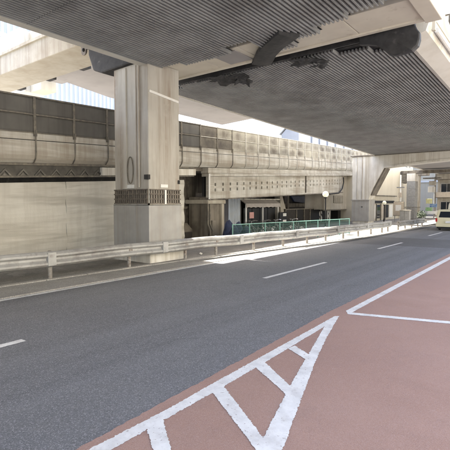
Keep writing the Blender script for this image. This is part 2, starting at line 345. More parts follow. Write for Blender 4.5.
world(G().box(-12.6, -4.6, 12.6, 12.66, 6.78, 7.5), jc).build('joint_flap', 'sheet', jc)
st = thing('drain_trough', 'dark drain trough slung diagonally below the cream crossbeam between the decks', 'drain', (-6.5, 11.6, 6.6))
def strip(path, w, th, mt, name, par):
    secs = []
    for i, p in enumerate(path):
        p = Vector(p); d = (Vector(path[min(i + 1, len(path) - 1)]) - Vector(path[max(0, i - 1)])); d.z = 0; d.normalize(); n = Vector((-d.y, d.x, 0)) * w / 2
        secs.append([p - n + Vector((0, 0, th)), p - n, p - n * .3 - Vector((0, 0, .03)), p + n * .3 - Vector((0, 0, .03)), p + n, p + n + Vector((0, 0, th))])
    g = G().loft(secs); g.f += [tuple(range(6))[::-1], tuple(range(len(secs) * 6 - 6, len(secs) * 6))]
    return world(g, par).build(name, mt, par)
strip([(-5.9, 10.4, 6.58), (-6.35, 10.72, 6.60), (-6.8, 11.05, 6.63), (-7.35, 11.55, 6.66), (-7.75, 12.0, 6.66), (-8.05, 12.3, 6.68)], .62, .12, 'sheet', 'trough', st)
def torn(cx, cy, rx, ry, z, par, seed):
    rnd = random.Random(seed); g = G(); nx, ny = 22, 12; ph = [rnd.uniform(0, 6) for _ in range(6)]
    def edge(a): return 1 + .22 * sin(3 * a + ph[0]) + .16 * sin(5 * a + ph[1]) + .12 * sin(9 * a + ph[2])
    vs = []
    for j in range(ny + 1):
        for i in range(nx + 1):
            a = 2 * pi * i / nx; r = (j / ny) ** .8 * edge(a) * (1 + (.10 * rnd.uniform(-1, 1) if j > ny - 3 else 0))
            x, y = cx + rx * r * cos(a), cy + ry * r * sin(a)
            vs.append((x, y, z + .035 * sin(x * 7 + ph[3]) * cos(y * 9 + ph[4]) + .02 * sin(x * 19 + y * 13) - (.10 * r * max(0, sin(a + ph[5])))))
    n = nx + 1
    g.add(vs, [(j * n + i, j * n + i + 1, (j + 1) * n + i + 1, (j + 1) * n + i) for j in range(ny) for i in range(nx)])
    k = len(vs); g.add([(x, y, q + .015) for x, y, q in vs], [(j * n + i, (j + 1) * n + i, (j + 1) * n + i + 1, j * n + i + 1) for j in range(ny) for i in range(nx)])
    g.f += [(ny * n + i, ny * n + i + 1, k + ny * n + i + 1, k + ny * n + i) for i in range(nx)]
    return world(g, par).build('torn_netting', 'sheet', par)
torn(-10.0, 12.95, .75, .42, 6.70, st, 3)
torn(-9.5, 13.35, .3, .36, 6.66, st, 5)
torn(-6.7, 12.95, .6, .34, 6.70, st, 8)
torn(-6.45, 13.45, .26, .34, 6.66, st, 11)

# ------------------------------------------------------------------ piers
def cage(g, a, b, z0, z1, const, ax, n, th=.05):
    for i in range(n):
        t = a + (b - a) * (i + .5) / n
        if ax == 'y': g.box(t - .018, t + .018, const - th, const - .004, z0, z1)
        else: g.box(const + .004, const + th, t - .018, t + .018, z0, z1)
    for z in (z0 + .02, (2 * z0 + z1) / 3, (z0 + 2 * z1) / 3, z1 - .02):
        if ax == 'y': g.box(a, b, const - th - .012, const - th + .01, z - .02, z + .02)
        else: g.box(const + th - .01, const + th + .012, a, b, z - .02, z + .02)
P1 = thing('bridge_pier', 'stained concrete pier before the long wall, bar cage above its grey base jacket', 'bridge pier', (-11.8, 10.6, 0), 0, 'bridge piers')
b1 = lambda g, *a, **k: world(g, P1).build(*a, **k)
X0, X1, Y0, Y1 = -12.68, -10.9, 9.85, 11.33
b1(G().box(X0, X1, Y0, Y1, .3, 6.8), 'column', 'con_pier', P1, bevel=.03)
b1(G().box(-12.2, -11.98, Y0 - .05, Y0 + .02, 2.55, 6.72).box(-11.60, -11.48, Y0 - .03, Y0 + .02, 2.55, 6.72), 'pilaster', 'con_pier', P1, bevel=.015)
b1(G().tube([(-11.32, Y0 - .05, 2.6), (-11.32, Y0 - .05, 6.7)], .035), 'drain_pipe', 'con_pier', P1)
b1(G().box(X0 - .05, X1 + .05, Y0 - .05, Y1 + .05, .42, 2.02), 'base_jacket', 'jacket', P1, bevel=.01)
for i in range(1, 3): b1(G().box(X0 + .0 + i * .6 - .01, X0 + i * .6 + .01, Y0 - .062, Y0 - .045, .42, 2.0), 'jacket_seam', 'jacket', P1)
b1(G().box(X0 - .12, X1 + .17, Y0 - .12, Y1 + .12, -.02, .40), 'plinth', 'con_white', P1, bevel=.03)
g = G(); cage(g, X0, X1, 2.03, 2.54, Y0, 'y', 17); cage(g, Y0, Y1, 2.03, 2.54, X1, 'x', 13); b1(g, 'bar_cage', 'cage', P1)
b1(G().box(X1 + .062, X1 + .075, 10.52, 10.6, 2.03, 2.52), 'white_strip', 'whitep', P1)
b1(G().box(X1 + .004, X1 + .05, Y0 - .05, Y1 + .06, 1.99, 2.06).box(X0, X1 + .05, Y0 - .05, Y0 - .004, 1.99, 2.06), 'cage_sill', 'con_white', P1)
b1(G().box(-12.05, -11.62, Y0 - .03, Y0 - .004, 2.58, 2.70), 'name_plate', 'whitep', P1, bevel=.005)
b1(G().box(X1 + .004, X1 + .03, 10.38, 10.72, 2.6, 2.71), 'name_plate', 'whitep', P1, bevel=.005)
b1(G().box(X1 - .14, X1 + .06, Y0 - .09, Y0 + .02, 2.86, 3.02), 'junction_box', 'dark', P1, bevel=.01)
b1(G().box(X1 + .004, X1 + .05, Y1 - .1, Y1 - .02, 2.75, 2.88), 'junction_box', 'dark', P1, bevel=.01)
b1(G().tube([(-11.80 + .15 * cos(t * pi / 12), Y0 - .035, 3.2 + .46 * sin(t * pi / 12)) for t in range(25)], .018, 6), 'cable_loop', 'frame_dark', P1)
b1(G().prism([(Y0 + .05, 5.75), (Y1 - .05, 5.62), (Y1 - .05, 5.70), (Y0 + .05, 5.83)], 'x', X1 + .004, X1 + .03), 'strap', 'whitep', P1)
b1(G().prism([(-14.0, 8.18), (-14.0, 7.55), (-13.72, 6.93), (-13.2, 6.74), (-10.95, 6.80), (-9.45, 6.74), (-9.2, 7.1), (-9.2, 8.18)], 'y', 9.72, 10.72), 'pier_head', 'dark', P1, bevel=.06)
b1(G().prism([(-14.1, 8.3), (-14.05, 7.75), (-13.75, 7.68), (-13.7, 8.3)], 'y', 9.66, 9.74), 'head_bolt_plate', 'sheet', P1, bevel=.03)
for (a, b) in ((-12.7, -9.55), (-9.53, -7.9), (-7.88, -4.6), (-4.58, -2.55)):
    b1(G().box(a, b, 10.74, 12.1, 6.80, 8.2), 'crossbeam', 'cream', P1, bevel=.015)
b1(G().box(-2.9, -2.5, 10.3, 12.2, 6.72, 8.15), 'beam_end_plate', 'cream', P1, bevel=.02)
b1(G().box(-9.0, -8.1, 10.9, 11.9, 6.775, 6.797), 'cover_plate', 'soffit', P1)
b1(G().box(-12.7, -2.6, 12.0, 12.14, 6.755, 6.80), 'beam_flange', 'cream', P1)
# second pier
P2 = thing('bridge_pier', 'pale far pier with flared head and a grey metal jacket round its foot', 'bridge pier', (-14.8, 40.2, 0), 0, 'bridge piers')
b2 = lambda g, *a, **k: world(g, P2).build(*a, **k)
b2(G().prism([(-15.5, .0), (-13.98, .0), (-13.98, 2.4), (-13.62, 3.3), (-12.62, 5.2), (-10, 5.42), (-2.5, 5.85), (-2.5, 6.33), (-15.6, 6.33)], 'y', 39.6, 41.1), 'column', 'con_white', P2, bevel=.03)
b2(G().prism([(-13.9, 2.75), (-13.62, 3.30), (-12.63, 5.18), (-12.5, 5.16), (-13.5, 3.2), (-13.75, 2.7)], 'y', 39.7, 41.0), 'haunch_plate', 'con_dirty', P2)
b2(G().box(-15.56, -13.92, 39.53, 41.16, .3, 2.3), 'base_jacket', 'jacket', P2, bevel=.01)
b2(G().box(-15.62, -13.86, 39.47, 41.2, 2.24, 2.32), 'jacket_rim', 'jacket', P2)
b2(G().box(-14.6, -14.52, 39.49, 39.53, 1.6, 1.7), 'junction_box', 'dark', P2)
for x in (-15.1, -14.6): b2(G().tube([(x, 39.56, 2.35), (x, 39.56, 6.3)], .035), 'drain_pipe', 'con_pier', P2)
b2(G().prism([(-12.6, 5.17), (-10, 5.39), (-2.5, 5.82), (-2.5, 5.96), (-10, 5.53), (-12.6, 5.31)], 'y', 39.5, 39.6), 'beam_flange', 'con_white', P2)
b2(G().box(-15.7, -2.4, 39.45, 41.2, 6.335, 6.42), 'beam_cap', 'con_dirty', P2)

# ------------------------------------------------------------------ upper decks on the left
ub = thing('crossbeam', 'pale stained concrete crossbeam with a lifting lug at the upper left', 'crossbeam', (-20, 10.8, 8.25))
w = lambda g, *a, **k: world(g, ub).build(*a, **k)
w(G().prism([(-27, 8.15), (-14.1, 8.15), (-14.03, 8.2), (-14.03, 9.1), (-27, 9.1)], 'y', 9.9, 11.75), 'beam', 'con', ub, bevel=.03)
w(G().box(-27, -14.3, 9.82, 9.9, 9.0, 9.12), 'ledge', 'con', ub)
lug = [(-14.57 + .16 * cos(R(a)), 7.88 + .17 * sin(R(a))) for a in range(180, 361, 20)] + [(-14.41, 8.16), (-14.73, 8.16)]
w(G().prism(lug, 'y', 9.92, 9.98), 'lifting_lug', 'cage', ub); w(G().ball((-14.57, 9.92, 7.9), .07, 10, 6), 'lug_hole', 'black', ub)
for x in (-17.5, -20.4, -23.4): w(G().box(x - .3, x + .3, 11.76, 12.1, 8.22, 8.5), 'bearing', 'dark', ub)
sd_ = thing('elevated_deck', 'smooth grey deck soffit beyond the upper-left crossbeam', 'elevated road', (-19, 20, 8.6), 0, 'elevated road decks overhead')
w = lambda g, *a, **k: world(g, sd_).build(*a, **k)
w(slab([(-21.0, 11.9), (-18.0, 11.9), (-18.0, 27.6), (-18.6, 28.1), (-22.8, 28.9), (-22.4, 17)], 8.6, 9.3), 'deck_slab', 'soffit', sd_, bevel=.05)
w(slab([(-21.05, 11.9), (-22.45, 17), (-22.85, 28.9), (-23.1, 28.9), (-22.7, 17), (-21.3, 11.9)], 8.75, 9.9), 'edge_fascia', 'con_white', sd_)
nd = thing('elevated_deck', 'high deck on steel girders above the upper-left crossbeam, unseen, added to shade the near road', 'elevated road', (-18, 0, 9.2), 0, 'elevated road decks overhead')  # unseen deck added to keep the sun off the near road
w = lambda g, *a, **k: world(g, nd).build(*a, **k)
w(G().box(-17.3, -10.9, -25, 10.9, 10.5, 11.2), 'deck_slab', 'soffit', nd)
for x in (-16.0, -13.8, -11.6): w(G().prism([(x - .3, 9.25), (x + .3, 9.25), (x + .3, 9.33), (x + .06, 9.36), (x + .06, 10.49), (x - .06, 10.49), (x - .06, 9.36), (x - .3, 9.33)], 'y', -25, 9.5), 'girder', 'con_white', nd)
w(G().box(-16.4, -11.0, 9.0, 9.4, 9.14, 10.48), 'end_diaphragm', 'soffit', nd, bevel=.02)

ud = thing('upper_parapet', 'cream parapet block rising behind the crossbeam in the upper left corner', 'parapet', (-24, 14, 9.4))
w = lambda g, *a, **k: world(g, ud).build(*a, **k)
w(G().box(-32, -26.2, 13.6, 15, 8.9, 12.6), 'end_block', 'con_white', ud, bevel=.05)
w(G().box(-32, -26.0, 13.3, 13.6, 10.75, 12.6), 'coping', 'cream', ud, bevel=.03)
w(G().box(-26.2, -24.95, 14, 15, 8.9, 12.6), 'pillar', 'bcream', ud, bevel=.03)
w(G().box(-24.35, -20.6, 14.2, 15, 9.32, 12.6), 'web', 'soffit', ud)
# ------------------------------------------------------------------ the rising ramp on the left
K = .0531
RA = R(5.4)
ramp = thing('ramp_viaduct', 'rising concrete ramp with noise barrier panels along the left of the road', 'ramp', (-13.76, 8.27, 0), RA)
def sh(g): return g.map(lambda x, y, z: (x, y, z + K * y))
rb = lambda g, *a, **k: sh(g).build(*a, **k)
SA, SB = -14.79, 50.31
rb(G().prism([(0, 4.16), (0, 3.68), (-.05, 3.56), (-.16, 3.44), (-.8, 3.44), (-.8, 4.16)], 'y', SA, SB), 'parapet', 'con_ramp', ramp, bevel=.012)
rb(G().box(-.42, -.03, SA, SB, 4.185, 4.40), 'parapet_cap', 'con_ramp', ramp, bevel=.012)
rb(G().box(-.7, -.08, SA, SB, 4.15, 4.19), 'parapet_joint', 'dark', ramp)
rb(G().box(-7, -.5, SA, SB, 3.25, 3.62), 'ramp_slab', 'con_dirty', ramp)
rb(G().box(-7.2, -6.8, SA, SB, 3.3, 4.4), 'back_parapet', 'con_ramp', ramp)
step = 1.55
n0 = -9; n1 = 33
pm = {}
for key, (h0, h1) in dict(lo=(4.43, 4.985), hi=(5.03, 5.55)).items():
    for m in ('panel_dark', 'panel_pale', 'panel_soot'):
        pm[key, m] = sh(G().prism([(-.10, h0), (-.045, h0), (-.03, h0 + .05), (-.03, h1 - .05), (-.045, h1), (-.10, h1)], 'y', .05, step - .05)).mesh('noise_panel', m)
postm = {}
for m in ('frame_dark', 'frame_pale'):
    g = G().box(-.15, -.0, -.045, .045, 4.3, 5.60).box(0, .02, -.06, .06, 4.3, 4.5)
    g.tube([(.03, 0, 4.5), (.035, 0, 3.70), (.0, 0, 3.58), (-.12, 0, 3.43)], .022, 6)
    postm[m] = sh(g).mesh('barrier_post', m)
barm = {m: sh(G().box(-.12, -.005, .05, step - .05, 4.988, 5.027).box(-.12, -.005, .05, step - .05, 5.553, 5.60).box(-.12, -.015, .05, step - .05, 4.40, 4.427)).mesh('barrier_frame', m) for m in ('frame_dark', 'frame_pale')}
for k in range(n0, n1):
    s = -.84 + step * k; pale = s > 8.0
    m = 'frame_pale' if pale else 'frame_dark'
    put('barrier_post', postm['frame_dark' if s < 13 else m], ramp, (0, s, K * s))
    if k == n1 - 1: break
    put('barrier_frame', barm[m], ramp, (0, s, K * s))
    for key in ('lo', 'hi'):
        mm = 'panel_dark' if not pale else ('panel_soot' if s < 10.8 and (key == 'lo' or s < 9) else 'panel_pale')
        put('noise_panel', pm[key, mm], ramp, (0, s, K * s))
rb(G().box(-1.6, -1.2, SA, 8.0, 2.4, 3.26), 'dark_gap_backing', 'dark', ramp)  # added backing, its dark colour standing in for shade under the slab
# chevron band under the parapet
rb(G().box(-.5, -.22, SA, 8.1, 3.0, 3.40), 'soffit_band', 'band_dark', ramp)
rb(G().box(-.26, -.15, SA, 8.1, 3.36, 3.437).box(-.26, -.16, SA, 8.1, 2.96, 3.02), 'band_rail', 'frame_dark', ramp)
gm = sh(G().prism([(-.22, 3.03), (0, 3.25), (.22, 3.03), (.15, 3.03), (0, 3.18), (-.15, 3.03)], 'x', -.24, -.17).prism([(-.10, 3.03), (0, 3.13), (.10, 3.03)], 'x', -.24, -.20)).mesh('gusset', 'gusset')
s = -8.0
while s < 5.6: put('gusset', gm, ramp, (0, s, K * s)); s += .62
rb(G().box(-.3, -.08, 2.05, 2.95, 3.02, 3.33), 'end_plate', 'con_white', ramp, bevel=.01)
rb(G().box(-.3, -.08, 6.4, 8.15, 3.02, 3.33), 'end_plate', 'con_white', ramp, bevel=.01)
# main girder with drilled holes, right of the wall
g = G(); ga, gb = 9.4, 32.6; zb = lambda y: 1.76 - .018 * (y - 9.4)
rows = [(2.44, 2.60), (2.14, 2.30)]; hp = .78; hw = .16
def stripz(y0, y1, a0, a1, c0, c1): g.add([(-.2, y0, a0), (-.2, y1, a1), (-.2, y1, c1), (-.2, y0, c0), (-.34, y0, a0), (-.34, y1, a1), (-.34, y1, c1), (-.34, y0, c0)], [(0, 1, 2, 3), (7, 6, 5, 4), (0, 4, 5, 1), (3, 2, 6, 7), (0, 3, 7, 4), (1, 5, 6, 2)])
stripz(ga, gb, zb(ga), zb(gb), 2.14, 2.14); stripz(ga, gb, 2.30, 2.30, 2.44, 2.44); stripz(ga, gb, 2.60, 2.60, 2.95, 2.95)
for (z0, z1) in rows:
    y = ga; 
    while y < gb: e = min(y + hp - hw, gb); stripz(y, e, z0, z0, z1, z1); y += hp
rb(g, 'girder_web', 'con_ramp', ramp)
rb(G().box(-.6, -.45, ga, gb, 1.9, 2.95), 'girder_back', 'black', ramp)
rb(G().prism([(-.75, 1.76), (-.08, 1.76), (-.08, 1.84), (-.75, 1.84)], 'y', ga, ga + .001).add([(-.08, ga, 1.70), (-.08, gb, zb(gb) - .06), (-.08, gb, zb(gb)), (-.08, ga, 1.76), (-.75, ga, 1.70), (-.75, gb, zb(gb) - .06), (-.75, gb, zb(gb)), (-.75, ga, 1.76)], [(0, 1, 2, 3), (7, 6, 5, 4), (0, 4, 5, 1), (3, 2, 6, 7), (0, 3, 7, 4), (1, 5, 6, 2)]), 'girder_flange', 'con_dirty', ramp)
rb(G().box(-.55, -.06, ga - .1, SB, 2.96, 3.12).box(-.6, -.12, ga - .1, SB, 3.13, 3.42), 'girder_ledge', 'con_ramp', ramp, bevel=.01)
rb(G().box(-.2, -.12, 23.0, 23.12, 1.62, 2.95), 'web_stiffener', 'con_dirty', ramp)
rb(G().tube([(-.08, ga - .06, 3.1), (-.08, ga - .06, 1.75)], .05), 'end_pipe', 'whitep', ramp)
rb(G().tube([(-.05, 32.5, 2.8), (-.05, 32.6, 2.3), (-.05, 32.2, 1.7), (-.05, 31.2, 1.3), (-.05, 28.5, 1.3)], .055), 'drain_hose', 'black', ramp)
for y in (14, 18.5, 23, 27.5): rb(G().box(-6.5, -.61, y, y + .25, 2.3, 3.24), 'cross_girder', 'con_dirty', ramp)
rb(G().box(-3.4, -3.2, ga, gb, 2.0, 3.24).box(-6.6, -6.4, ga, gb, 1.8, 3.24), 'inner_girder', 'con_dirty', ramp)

# long retaining wall below the ramp: local frame of the ramp
wall = thing('retaining_wall', 'long pale concrete wall with horizontal stains under the ramp', 'wall', (-13.76, 8.27, 0), RA)
yy = [-14.8, -8.2, -3.9, .55, 5.0, 7.5]
for a, b in zip(yy, yy[1:]):
    g = G(); nz = 22; ny = 6; vs = []
    for j in range(ny + 1):
        y = a + .006 + (b - a - .012) * j / ny
        for i in range(nz + 1):
            z = -.05 + (2.80 + K * y + .05) * i / nz
            vs.append((-.33 + .024 * sin(z * 7.2 + .35 * sin(y * 1.3) + a) + .012 * sin(z * 17 + y) * (.5 + .5 * sin(y * .9)), y, z))
    n = nz + 1
    fs = [(j * n + i, (j + 1) * n + i, (j + 1) * n + i + 1, j * n + i + 1) for j in range(ny) for i in range(nz)]
    g.add(vs, fs); k = len(vs)
    g.add([(x - .5, y, z) for x, y, z in vs], [f[::-1] for f in fs])
    bd = [j * n for j in range(ny + 1)] + [ny * n + i for i in range(1, n)] + [j * n + nz for j in range(ny - 1, -1, -1)] + [i for i in range(nz - 1, 0, -1)]
    g.f += [(bd[i], bd[i] + k, bd[(i + 1) % len(bd)] + k, bd[(i + 1) % len(bd)]) for i in range(len(bd))]
    g.build('wall_panel', 'con_wall', wall, smooth=False)
# recess and ramp column
rc = thing('ramp_column', 'grimy concrete column with drain pipes under the left end of the drilled girder', 'column', (-13.76, 8.27, 0), RA)
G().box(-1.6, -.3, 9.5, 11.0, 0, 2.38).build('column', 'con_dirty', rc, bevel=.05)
G().box(-1.75, -.15, 9.35, 11.1, 2.0, 2.22).build('column_head', 'con', rc, bevel=.04)
for y in (9.42, 9.62): G().tube([(-.22, y, 2.3), (-.22, y, .9), (-.12, y + .08, .55), (-.12, y + .1, 0)], .05).build('drain_pipe', 'frame_dark', rc)
G().prism([(9.6, 0), (10.4, 0), (10.05, 1.1), (9.7, 1.1)], 'x', -.3, -.12).build('foot_plate', 'con_dirty', rc, bevel=.03)
G().box(-.36, -.16, 10.7, 10.95, .05, 2.0).build('conduit_cover', 'con', rc, bevel=.02)
rw = thing('recess_wall', 'dark brown recessed wall between the pale wall and the grimy column', 'wall', (-13.76, 8.27, 0), RA)
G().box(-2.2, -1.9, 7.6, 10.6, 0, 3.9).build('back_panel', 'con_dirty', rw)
for y in (8.0, 8.8, 9.7): G().box(-1.9, -1.78, y, y + .12, 0, 3.8).build('stud', 'frame_dark', rw)
G().box(-1.9, -1.7, 7.7, 10.3, 1.72, 1.86).build('crosspiece', 'frame_dark', rw)
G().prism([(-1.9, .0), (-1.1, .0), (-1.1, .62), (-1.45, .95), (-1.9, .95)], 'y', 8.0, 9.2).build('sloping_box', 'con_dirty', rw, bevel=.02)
G().box(-1.08, -1.04, 8.1, 9.1, .08, .5).build('box_door', 'brown', rw)

# ------------------------------------------------------------------ guardrails
def guardrail(label, y0, y1, posts, zt, mrail, seglen=4.0, dip=False):
    x0 = railx(y0); t = thing('guardrail', label, 'guardrail', (x0, y0, 0), 0, 'guardrails along the road')
    # W profile: (outward, height)
    prof = [(.0, .0), (.05, -.02), (.105, -.07), (.105, -.12), (.02, -.18), (.02, -.235), (.105, -.295), (.105, -.345), (.05, -.395), (.0, -.415)]
    y = y0; first = True
    while y < y1 - .1:
        e = min(y + seglen, y1); secs = []; k = 8
        for i in range(k + 1):
            yy = y + (e - y) * i / k + (.10 if i == k and e < y1 else 0); dz = .012 * sin(yy * 1.7) + (0 if not dip else -.25 * max(0, yy - y1 + 1.2) / 1.2)
            o = .004 if first else .0
            front = [(railx(yy) + .07 + a + o * (i == 0), yy, zt + dz + h) for a, h in prof]
            back = [(p[0] - .008, p[1], p[2]) for p in front[::-1]]
            secs.append(front + back)
        g = G().loft(secs); m = len(secs[0]); g.f += [tuple(range(m)), tuple(range(len(g.v) - m, len(g.v)))[::-1]]
        world(g, t).build('rail', mrail, t)
        if e < y1:
            yb = e
            world(G().box(railx(yb) + .07, railx(yb) + .19, yb - .10, yb + .14, zt - .39, zt - .03), t).build('splice_plate', mrail, t, bevel=.015)
        y = e; first = False
    for py in posts:
        x = railx(py)
        p = world(G().tube([(x, py, 0), (x, py, zt - .02)], .057, 12), t).build('post', 'post', t)
        world(G().box(x + .03, x + .1, py - .07, py + .07, zt - .26, zt - .09), t).build('bracket', 'post', t, bevel=.008)
        world(G().ball((x, py, zt - .02), .057, 12, 6, .5), t).build('post_cap', 'post', t, smooth=True)
    # rounded end wing
    xe = railx(y1) + .07
    world(G().prism([(xe - .02, y1 - .02), (xe + .09, y1 - .02), (xe + .08, y1 + .18), (xe - .02, y1 + .26), (xe - .12, y1 + .22), (xe - .1, y1 + .14)], 'z', zt - .34 - (.25 if dip else 0), zt - .01 - (.25 if dip else 0)), t).build('end_wing', mrail, t, bevel=.02)
    return t
guardrail('long weathered off-white guardrail running from the left foreground past the pier', -5.9, 30.4,
          [-4.2, -2, .2, 2.4, 4.3, 6.15, 8.75, 11.2, 12.8, 15.1, 17.2, 19.2, 21.0, 23.0, 25.0, 27.0, 29.0, 30.2], .80, 'rail')
guardrail('short far guardrail beyond the gap, dark gaps below, near the cream car', 32.2, 39.4, [32.5, 34.2, 36, 37.8, 39.2], .72, 'rail')
litter = G().ball((0, 0, .04), .06, 8, 6, .7).map(lambda x, y, z: (x + random.uniform(-.02, .02), y + random.uniform(-.02, .02), z + random.uniform(-.012, .012)))
litter.build('paper_scrap', 'whitep', None, (-11.0, 12.6, .05), label='crumpled white paper scrap lying on the pavement behind the guardrail', cat='litter')

# ------------------------------------------------------------------ green fence with posts and mesh infill
fence = thing('green_fence', 'low green mesh fence behind the guardrail and in front of parked bikes', 'fence', (-12, 16.5, 0))
fa, fb = Vector((-12.15, 16.2)), Vector((-10.6, 26.6)); L = (fb - fa).length; d = (fb - fa) / L
N = 9
for i in range(N + 1):
    p = fa + d * L * i / N
    world(G().tube([(p.x, p.y, .05), (p.x, p.y, 1.06)], .03, 8), fence).build('post', 'green', fence)
    if i == N: break
    q = fa + d * L * (i + 1) / N; n = Vector((-d.y, d.x))
    for z in (1.03, .16): world(G().tube([(p.x, p.y, z), (q.x, q.y, z)], .023, 6), fence).build('rail', 'green', fence)
    g = G(); nb = 22
    for j in range(1, nb):
        a = p + (q - p) * j / nb; g.tube([(a.x, a.y, .16), (a.x, a.y, 1.02)], .006, 4)
    for z in (.3, .45, .6, .75, .9): g.tube([(p.x, p.y, z), (q.x, q.y, z)], .006, 4)
    world(g, fence).build('mesh_infill', 'green_mesh', fence)

# ------------------------------------------------------------------ bicycles and covered scooters
bike = thing('bicycle', 'x', 'bicycle', (0, 0, 0))
for y in (-.52, .52):
    tb = G().ring((0, y, .33), .31, .022).build('tyre', 'tyre', bike)
    G().ring((0, y, .33), .285, .012).build('rim', 'chrome', tb)
    g = G()
    for k in range(10): a = pi * k / 10; g.tube([(.015, y + .28 * cos(a), .33 + .28 * sin(a)), (-.015, y - .28 * cos(a), .33 - .28 * sin(a))], .004, 4)
    g.build('spokes', 'chrome', tb)
G().tube([(0, -.52, .33), (0, -.05, .30), (0, .40, .82)], .018).tube([(0, -.05, .30), (0, -.2, .84)], .018).tube([(0, -.52, .33), (0, -.18, .72)], .012).tube([(0, .52, .33), (0, .40, .9), (0, .38, 1.0)], .016).tube([(0, -.12, .55), (0, .40, .78)], .016).build('frame', 'grey', bike)
G().tube([(-.27, .22, 1.02), (-.22, .36, 1.04), (0, .40, 1.0), (.22, .36, 1.04), (.27, .22, 1.02)], .014).build('handlebar', 'chrome', bike)
G().ball((0, -.24, .88), .12, 12, 6, .4).map(lambda x, y, z: (x * .8, y * 1.0, z)).build('saddle', 'black', bike, smooth=True)
g = G()
for z in (.72, .80, .88, .95): k = .13 + (z - .72) * .15; g.tube([(-k, .48, z), (k, .48, z), (k, .78, z), (-k, .78, z), (-k, .48, z)], .006, 4)
for i in range(6):
    for yy in (.48, .78): x = -.13 + .052 * i; g.tube([(x, yy, .72), (x * 1.25, yy, .95)], .005, 4)
    y = .48 + .06 * i; 
    for sx in (-1, 1): g.tube([(sx * .13, y, .72), (sx * .165, y, .95)], .005, 4)
g.build('basket', 'black', bike)
spots = [(-12.9, 19.3, 1.25, 'bicycle behind the green fence, nearest to the blue covered scooters'), (-12.75, 20.3, 1.05, 'bicycle in the middle of the row behind the green fence, front basket empty'),
         (-12.6, 21.4, 1.35, 'bicycle parked right of the middle behind the green fence'), (-12.4, 22.9, 1.15, 'bicycle at the right end of the row behind the green fence')]
for i, (x, y, r, lb) in enumerate(spots):
    if i == 0: bike.location = (x, y, .05); bike.rotation_euler = (0, 0, r); bike['label'] = lb; bike['group'] = 'bicycles parked behind the green fence'
    else: dup(bike, (x, y, .05), r, lb)
def scooter(label, x, y, r, sc=1.):
    t = thing('covered_scooter', label, 'scooter', (x, y, .05), r, 'covered scooters behind the fence')
    secs = []
    for i in range(13):
        u = i / 12; yy = -.8 + 1.6 * u
        top = (.35 + .5 * math.exp(-((yy + .25) / .3) ** 2) + .72 * math.exp(-((yy - .42) / .16) ** 2) ) * sc * (1 if 0 < i < 12 else .7)
        wd = (.2 + .12 * math.exp(-((yy - .40) / .2) ** 2) + .05 * math.exp(-((yy + .3) / .3) ** 2))
        sec = []
        for j in range(12):
            a = pi * j / 11; rr = 1 + .07 * sin(5 * a + yy * 9)
            sec.append((wd * cos(a) * rr * (1.15 - .35 * sin(a)), yy, .13 + (top - .13) * sin(a) ** .7 * (1 + .03 * sin(9 * a + 4 * yy))))
        secs.append(sec)
    g = G().loft(secs); n = 12; g.f += [tuple(range(n))[::-1], tuple(range(len(g.v) - n, len(g.v)))]
    g.build('cover', 'bluetarp', t, smooth=True)
    for yy in (-.58, .58):
        wl_ = G().ring((0, yy, .24), .18, .05).build('wheel', 'tyre', t)
        G().tube([(-.03, yy, .24), (.03, yy, .24)], .12, 12).build('hub', 'chrome', wl_)
    return t
scooter('scooter under a dark blue cover, nearest to the grimy column behind the fence', -13.3, 17.7, 1.1, 1.05)
scooter('scooter under a dark blue cover, second from the grimy column behind the fence', -13.2, 18.55, 1.3, .95)

# ------------------------------------------------------------------ stalls and hoardings in the shade below the ramp
stall = thing('shop_stall', 'dark open-fronted stall with a pale scalloped awning under the ramp', 'stall', (-19, 29, 0))
w = lambda g, *a, **k: world(g, stall).build(*a, **k)
w(G().box(-22, -21.9, 26.6, 31.4, 0, 2.6).box(-22, -19.1, 26.5, 26.6, 0, 2.6).box(-22, -19.1, 31.4, 31.5, 0, 2.6), 'wall', 'brown', stall)
secs = []
for i in range(25):
    y = 26.5 + 5.0 * i / 24; s_ = .05 * abs(sin(i * pi / 3)); secs.append([(-19.1, y, 2.26), (-18.6, y, 1.98), (-18.55, y, 1.66 + s_), (-18.58, y, 1.66 + s_), (-18.64, y, 1.93), (-19.1, y, 2.2)])
w(G().loft(secs), 'awning', 'canvas', stall)
w(G().box(-19.2, -18.7, 26.4, 31.6, 2.27, 2.36), 'roof_board', 'con_white', stall)
for y in (26.65, 28.95, 31.3): w(G().box(-18.75, -18.67, y - .05, y + .05, 0, 2.0), 'post', 'whitep', stall)
for i in range(4): w(G().box(-19.05, -19.0, 26.75 + i * 1.15, 27.82 + i * 1.15, .02, 1.62), 'shutter', 'black', stall)
w(G().box(-18.66, -18.6, 27.0, 27.55, .85, 1.32), 'hanging_sign', 'pink', stall, bevel=.01)
cs = thing('sheet_metal_screen', 'pale blue corrugated metal screen standing left of the awning stall', 'screen', (-19, 25.6, 0))
g = G()
for i in range(7): y = 24.9 + i * .2; g.prism([(-19, y), (-18.95, y + .04), (-18.95, y + .12), (-19, y + .16), (-19, y + .2), (-19.04, y + .2), (-19.04, y)], 'z', 0, 2.45)
world(g, cs).build('corrugated_sheet', 'paleblue', cs)
world(G().box(-19.1, -18.93, 24.8, 26.4, 2.45, 2.53), cs).build('top_rail', 'whitep', cs)
hd = thing('hoarding', 'row of black and brown hoarding panels with two large white letters at its right end', 'hoarding', (-19, 37, 0))
w = lambda g, *a, **k: world(g, hd).build(*a, **k)
for i, (a, b, m) in enumerate(((33, 34.9, 'brown'), (34.95, 36.4, 'black'), (36.45, 37.6, 'brown'), (37.65, 39.9, 'black'), (39.95, 42.2, 'black'))):
    w(G().box(-19.06, -19, a, b, .02, 1.42), 'panel', m, hd, bevel=.01)
    w(G().box(-19.0, -18.93, a, a + .12, .02, 1.46), 'batten', 'frame_dark', hd)
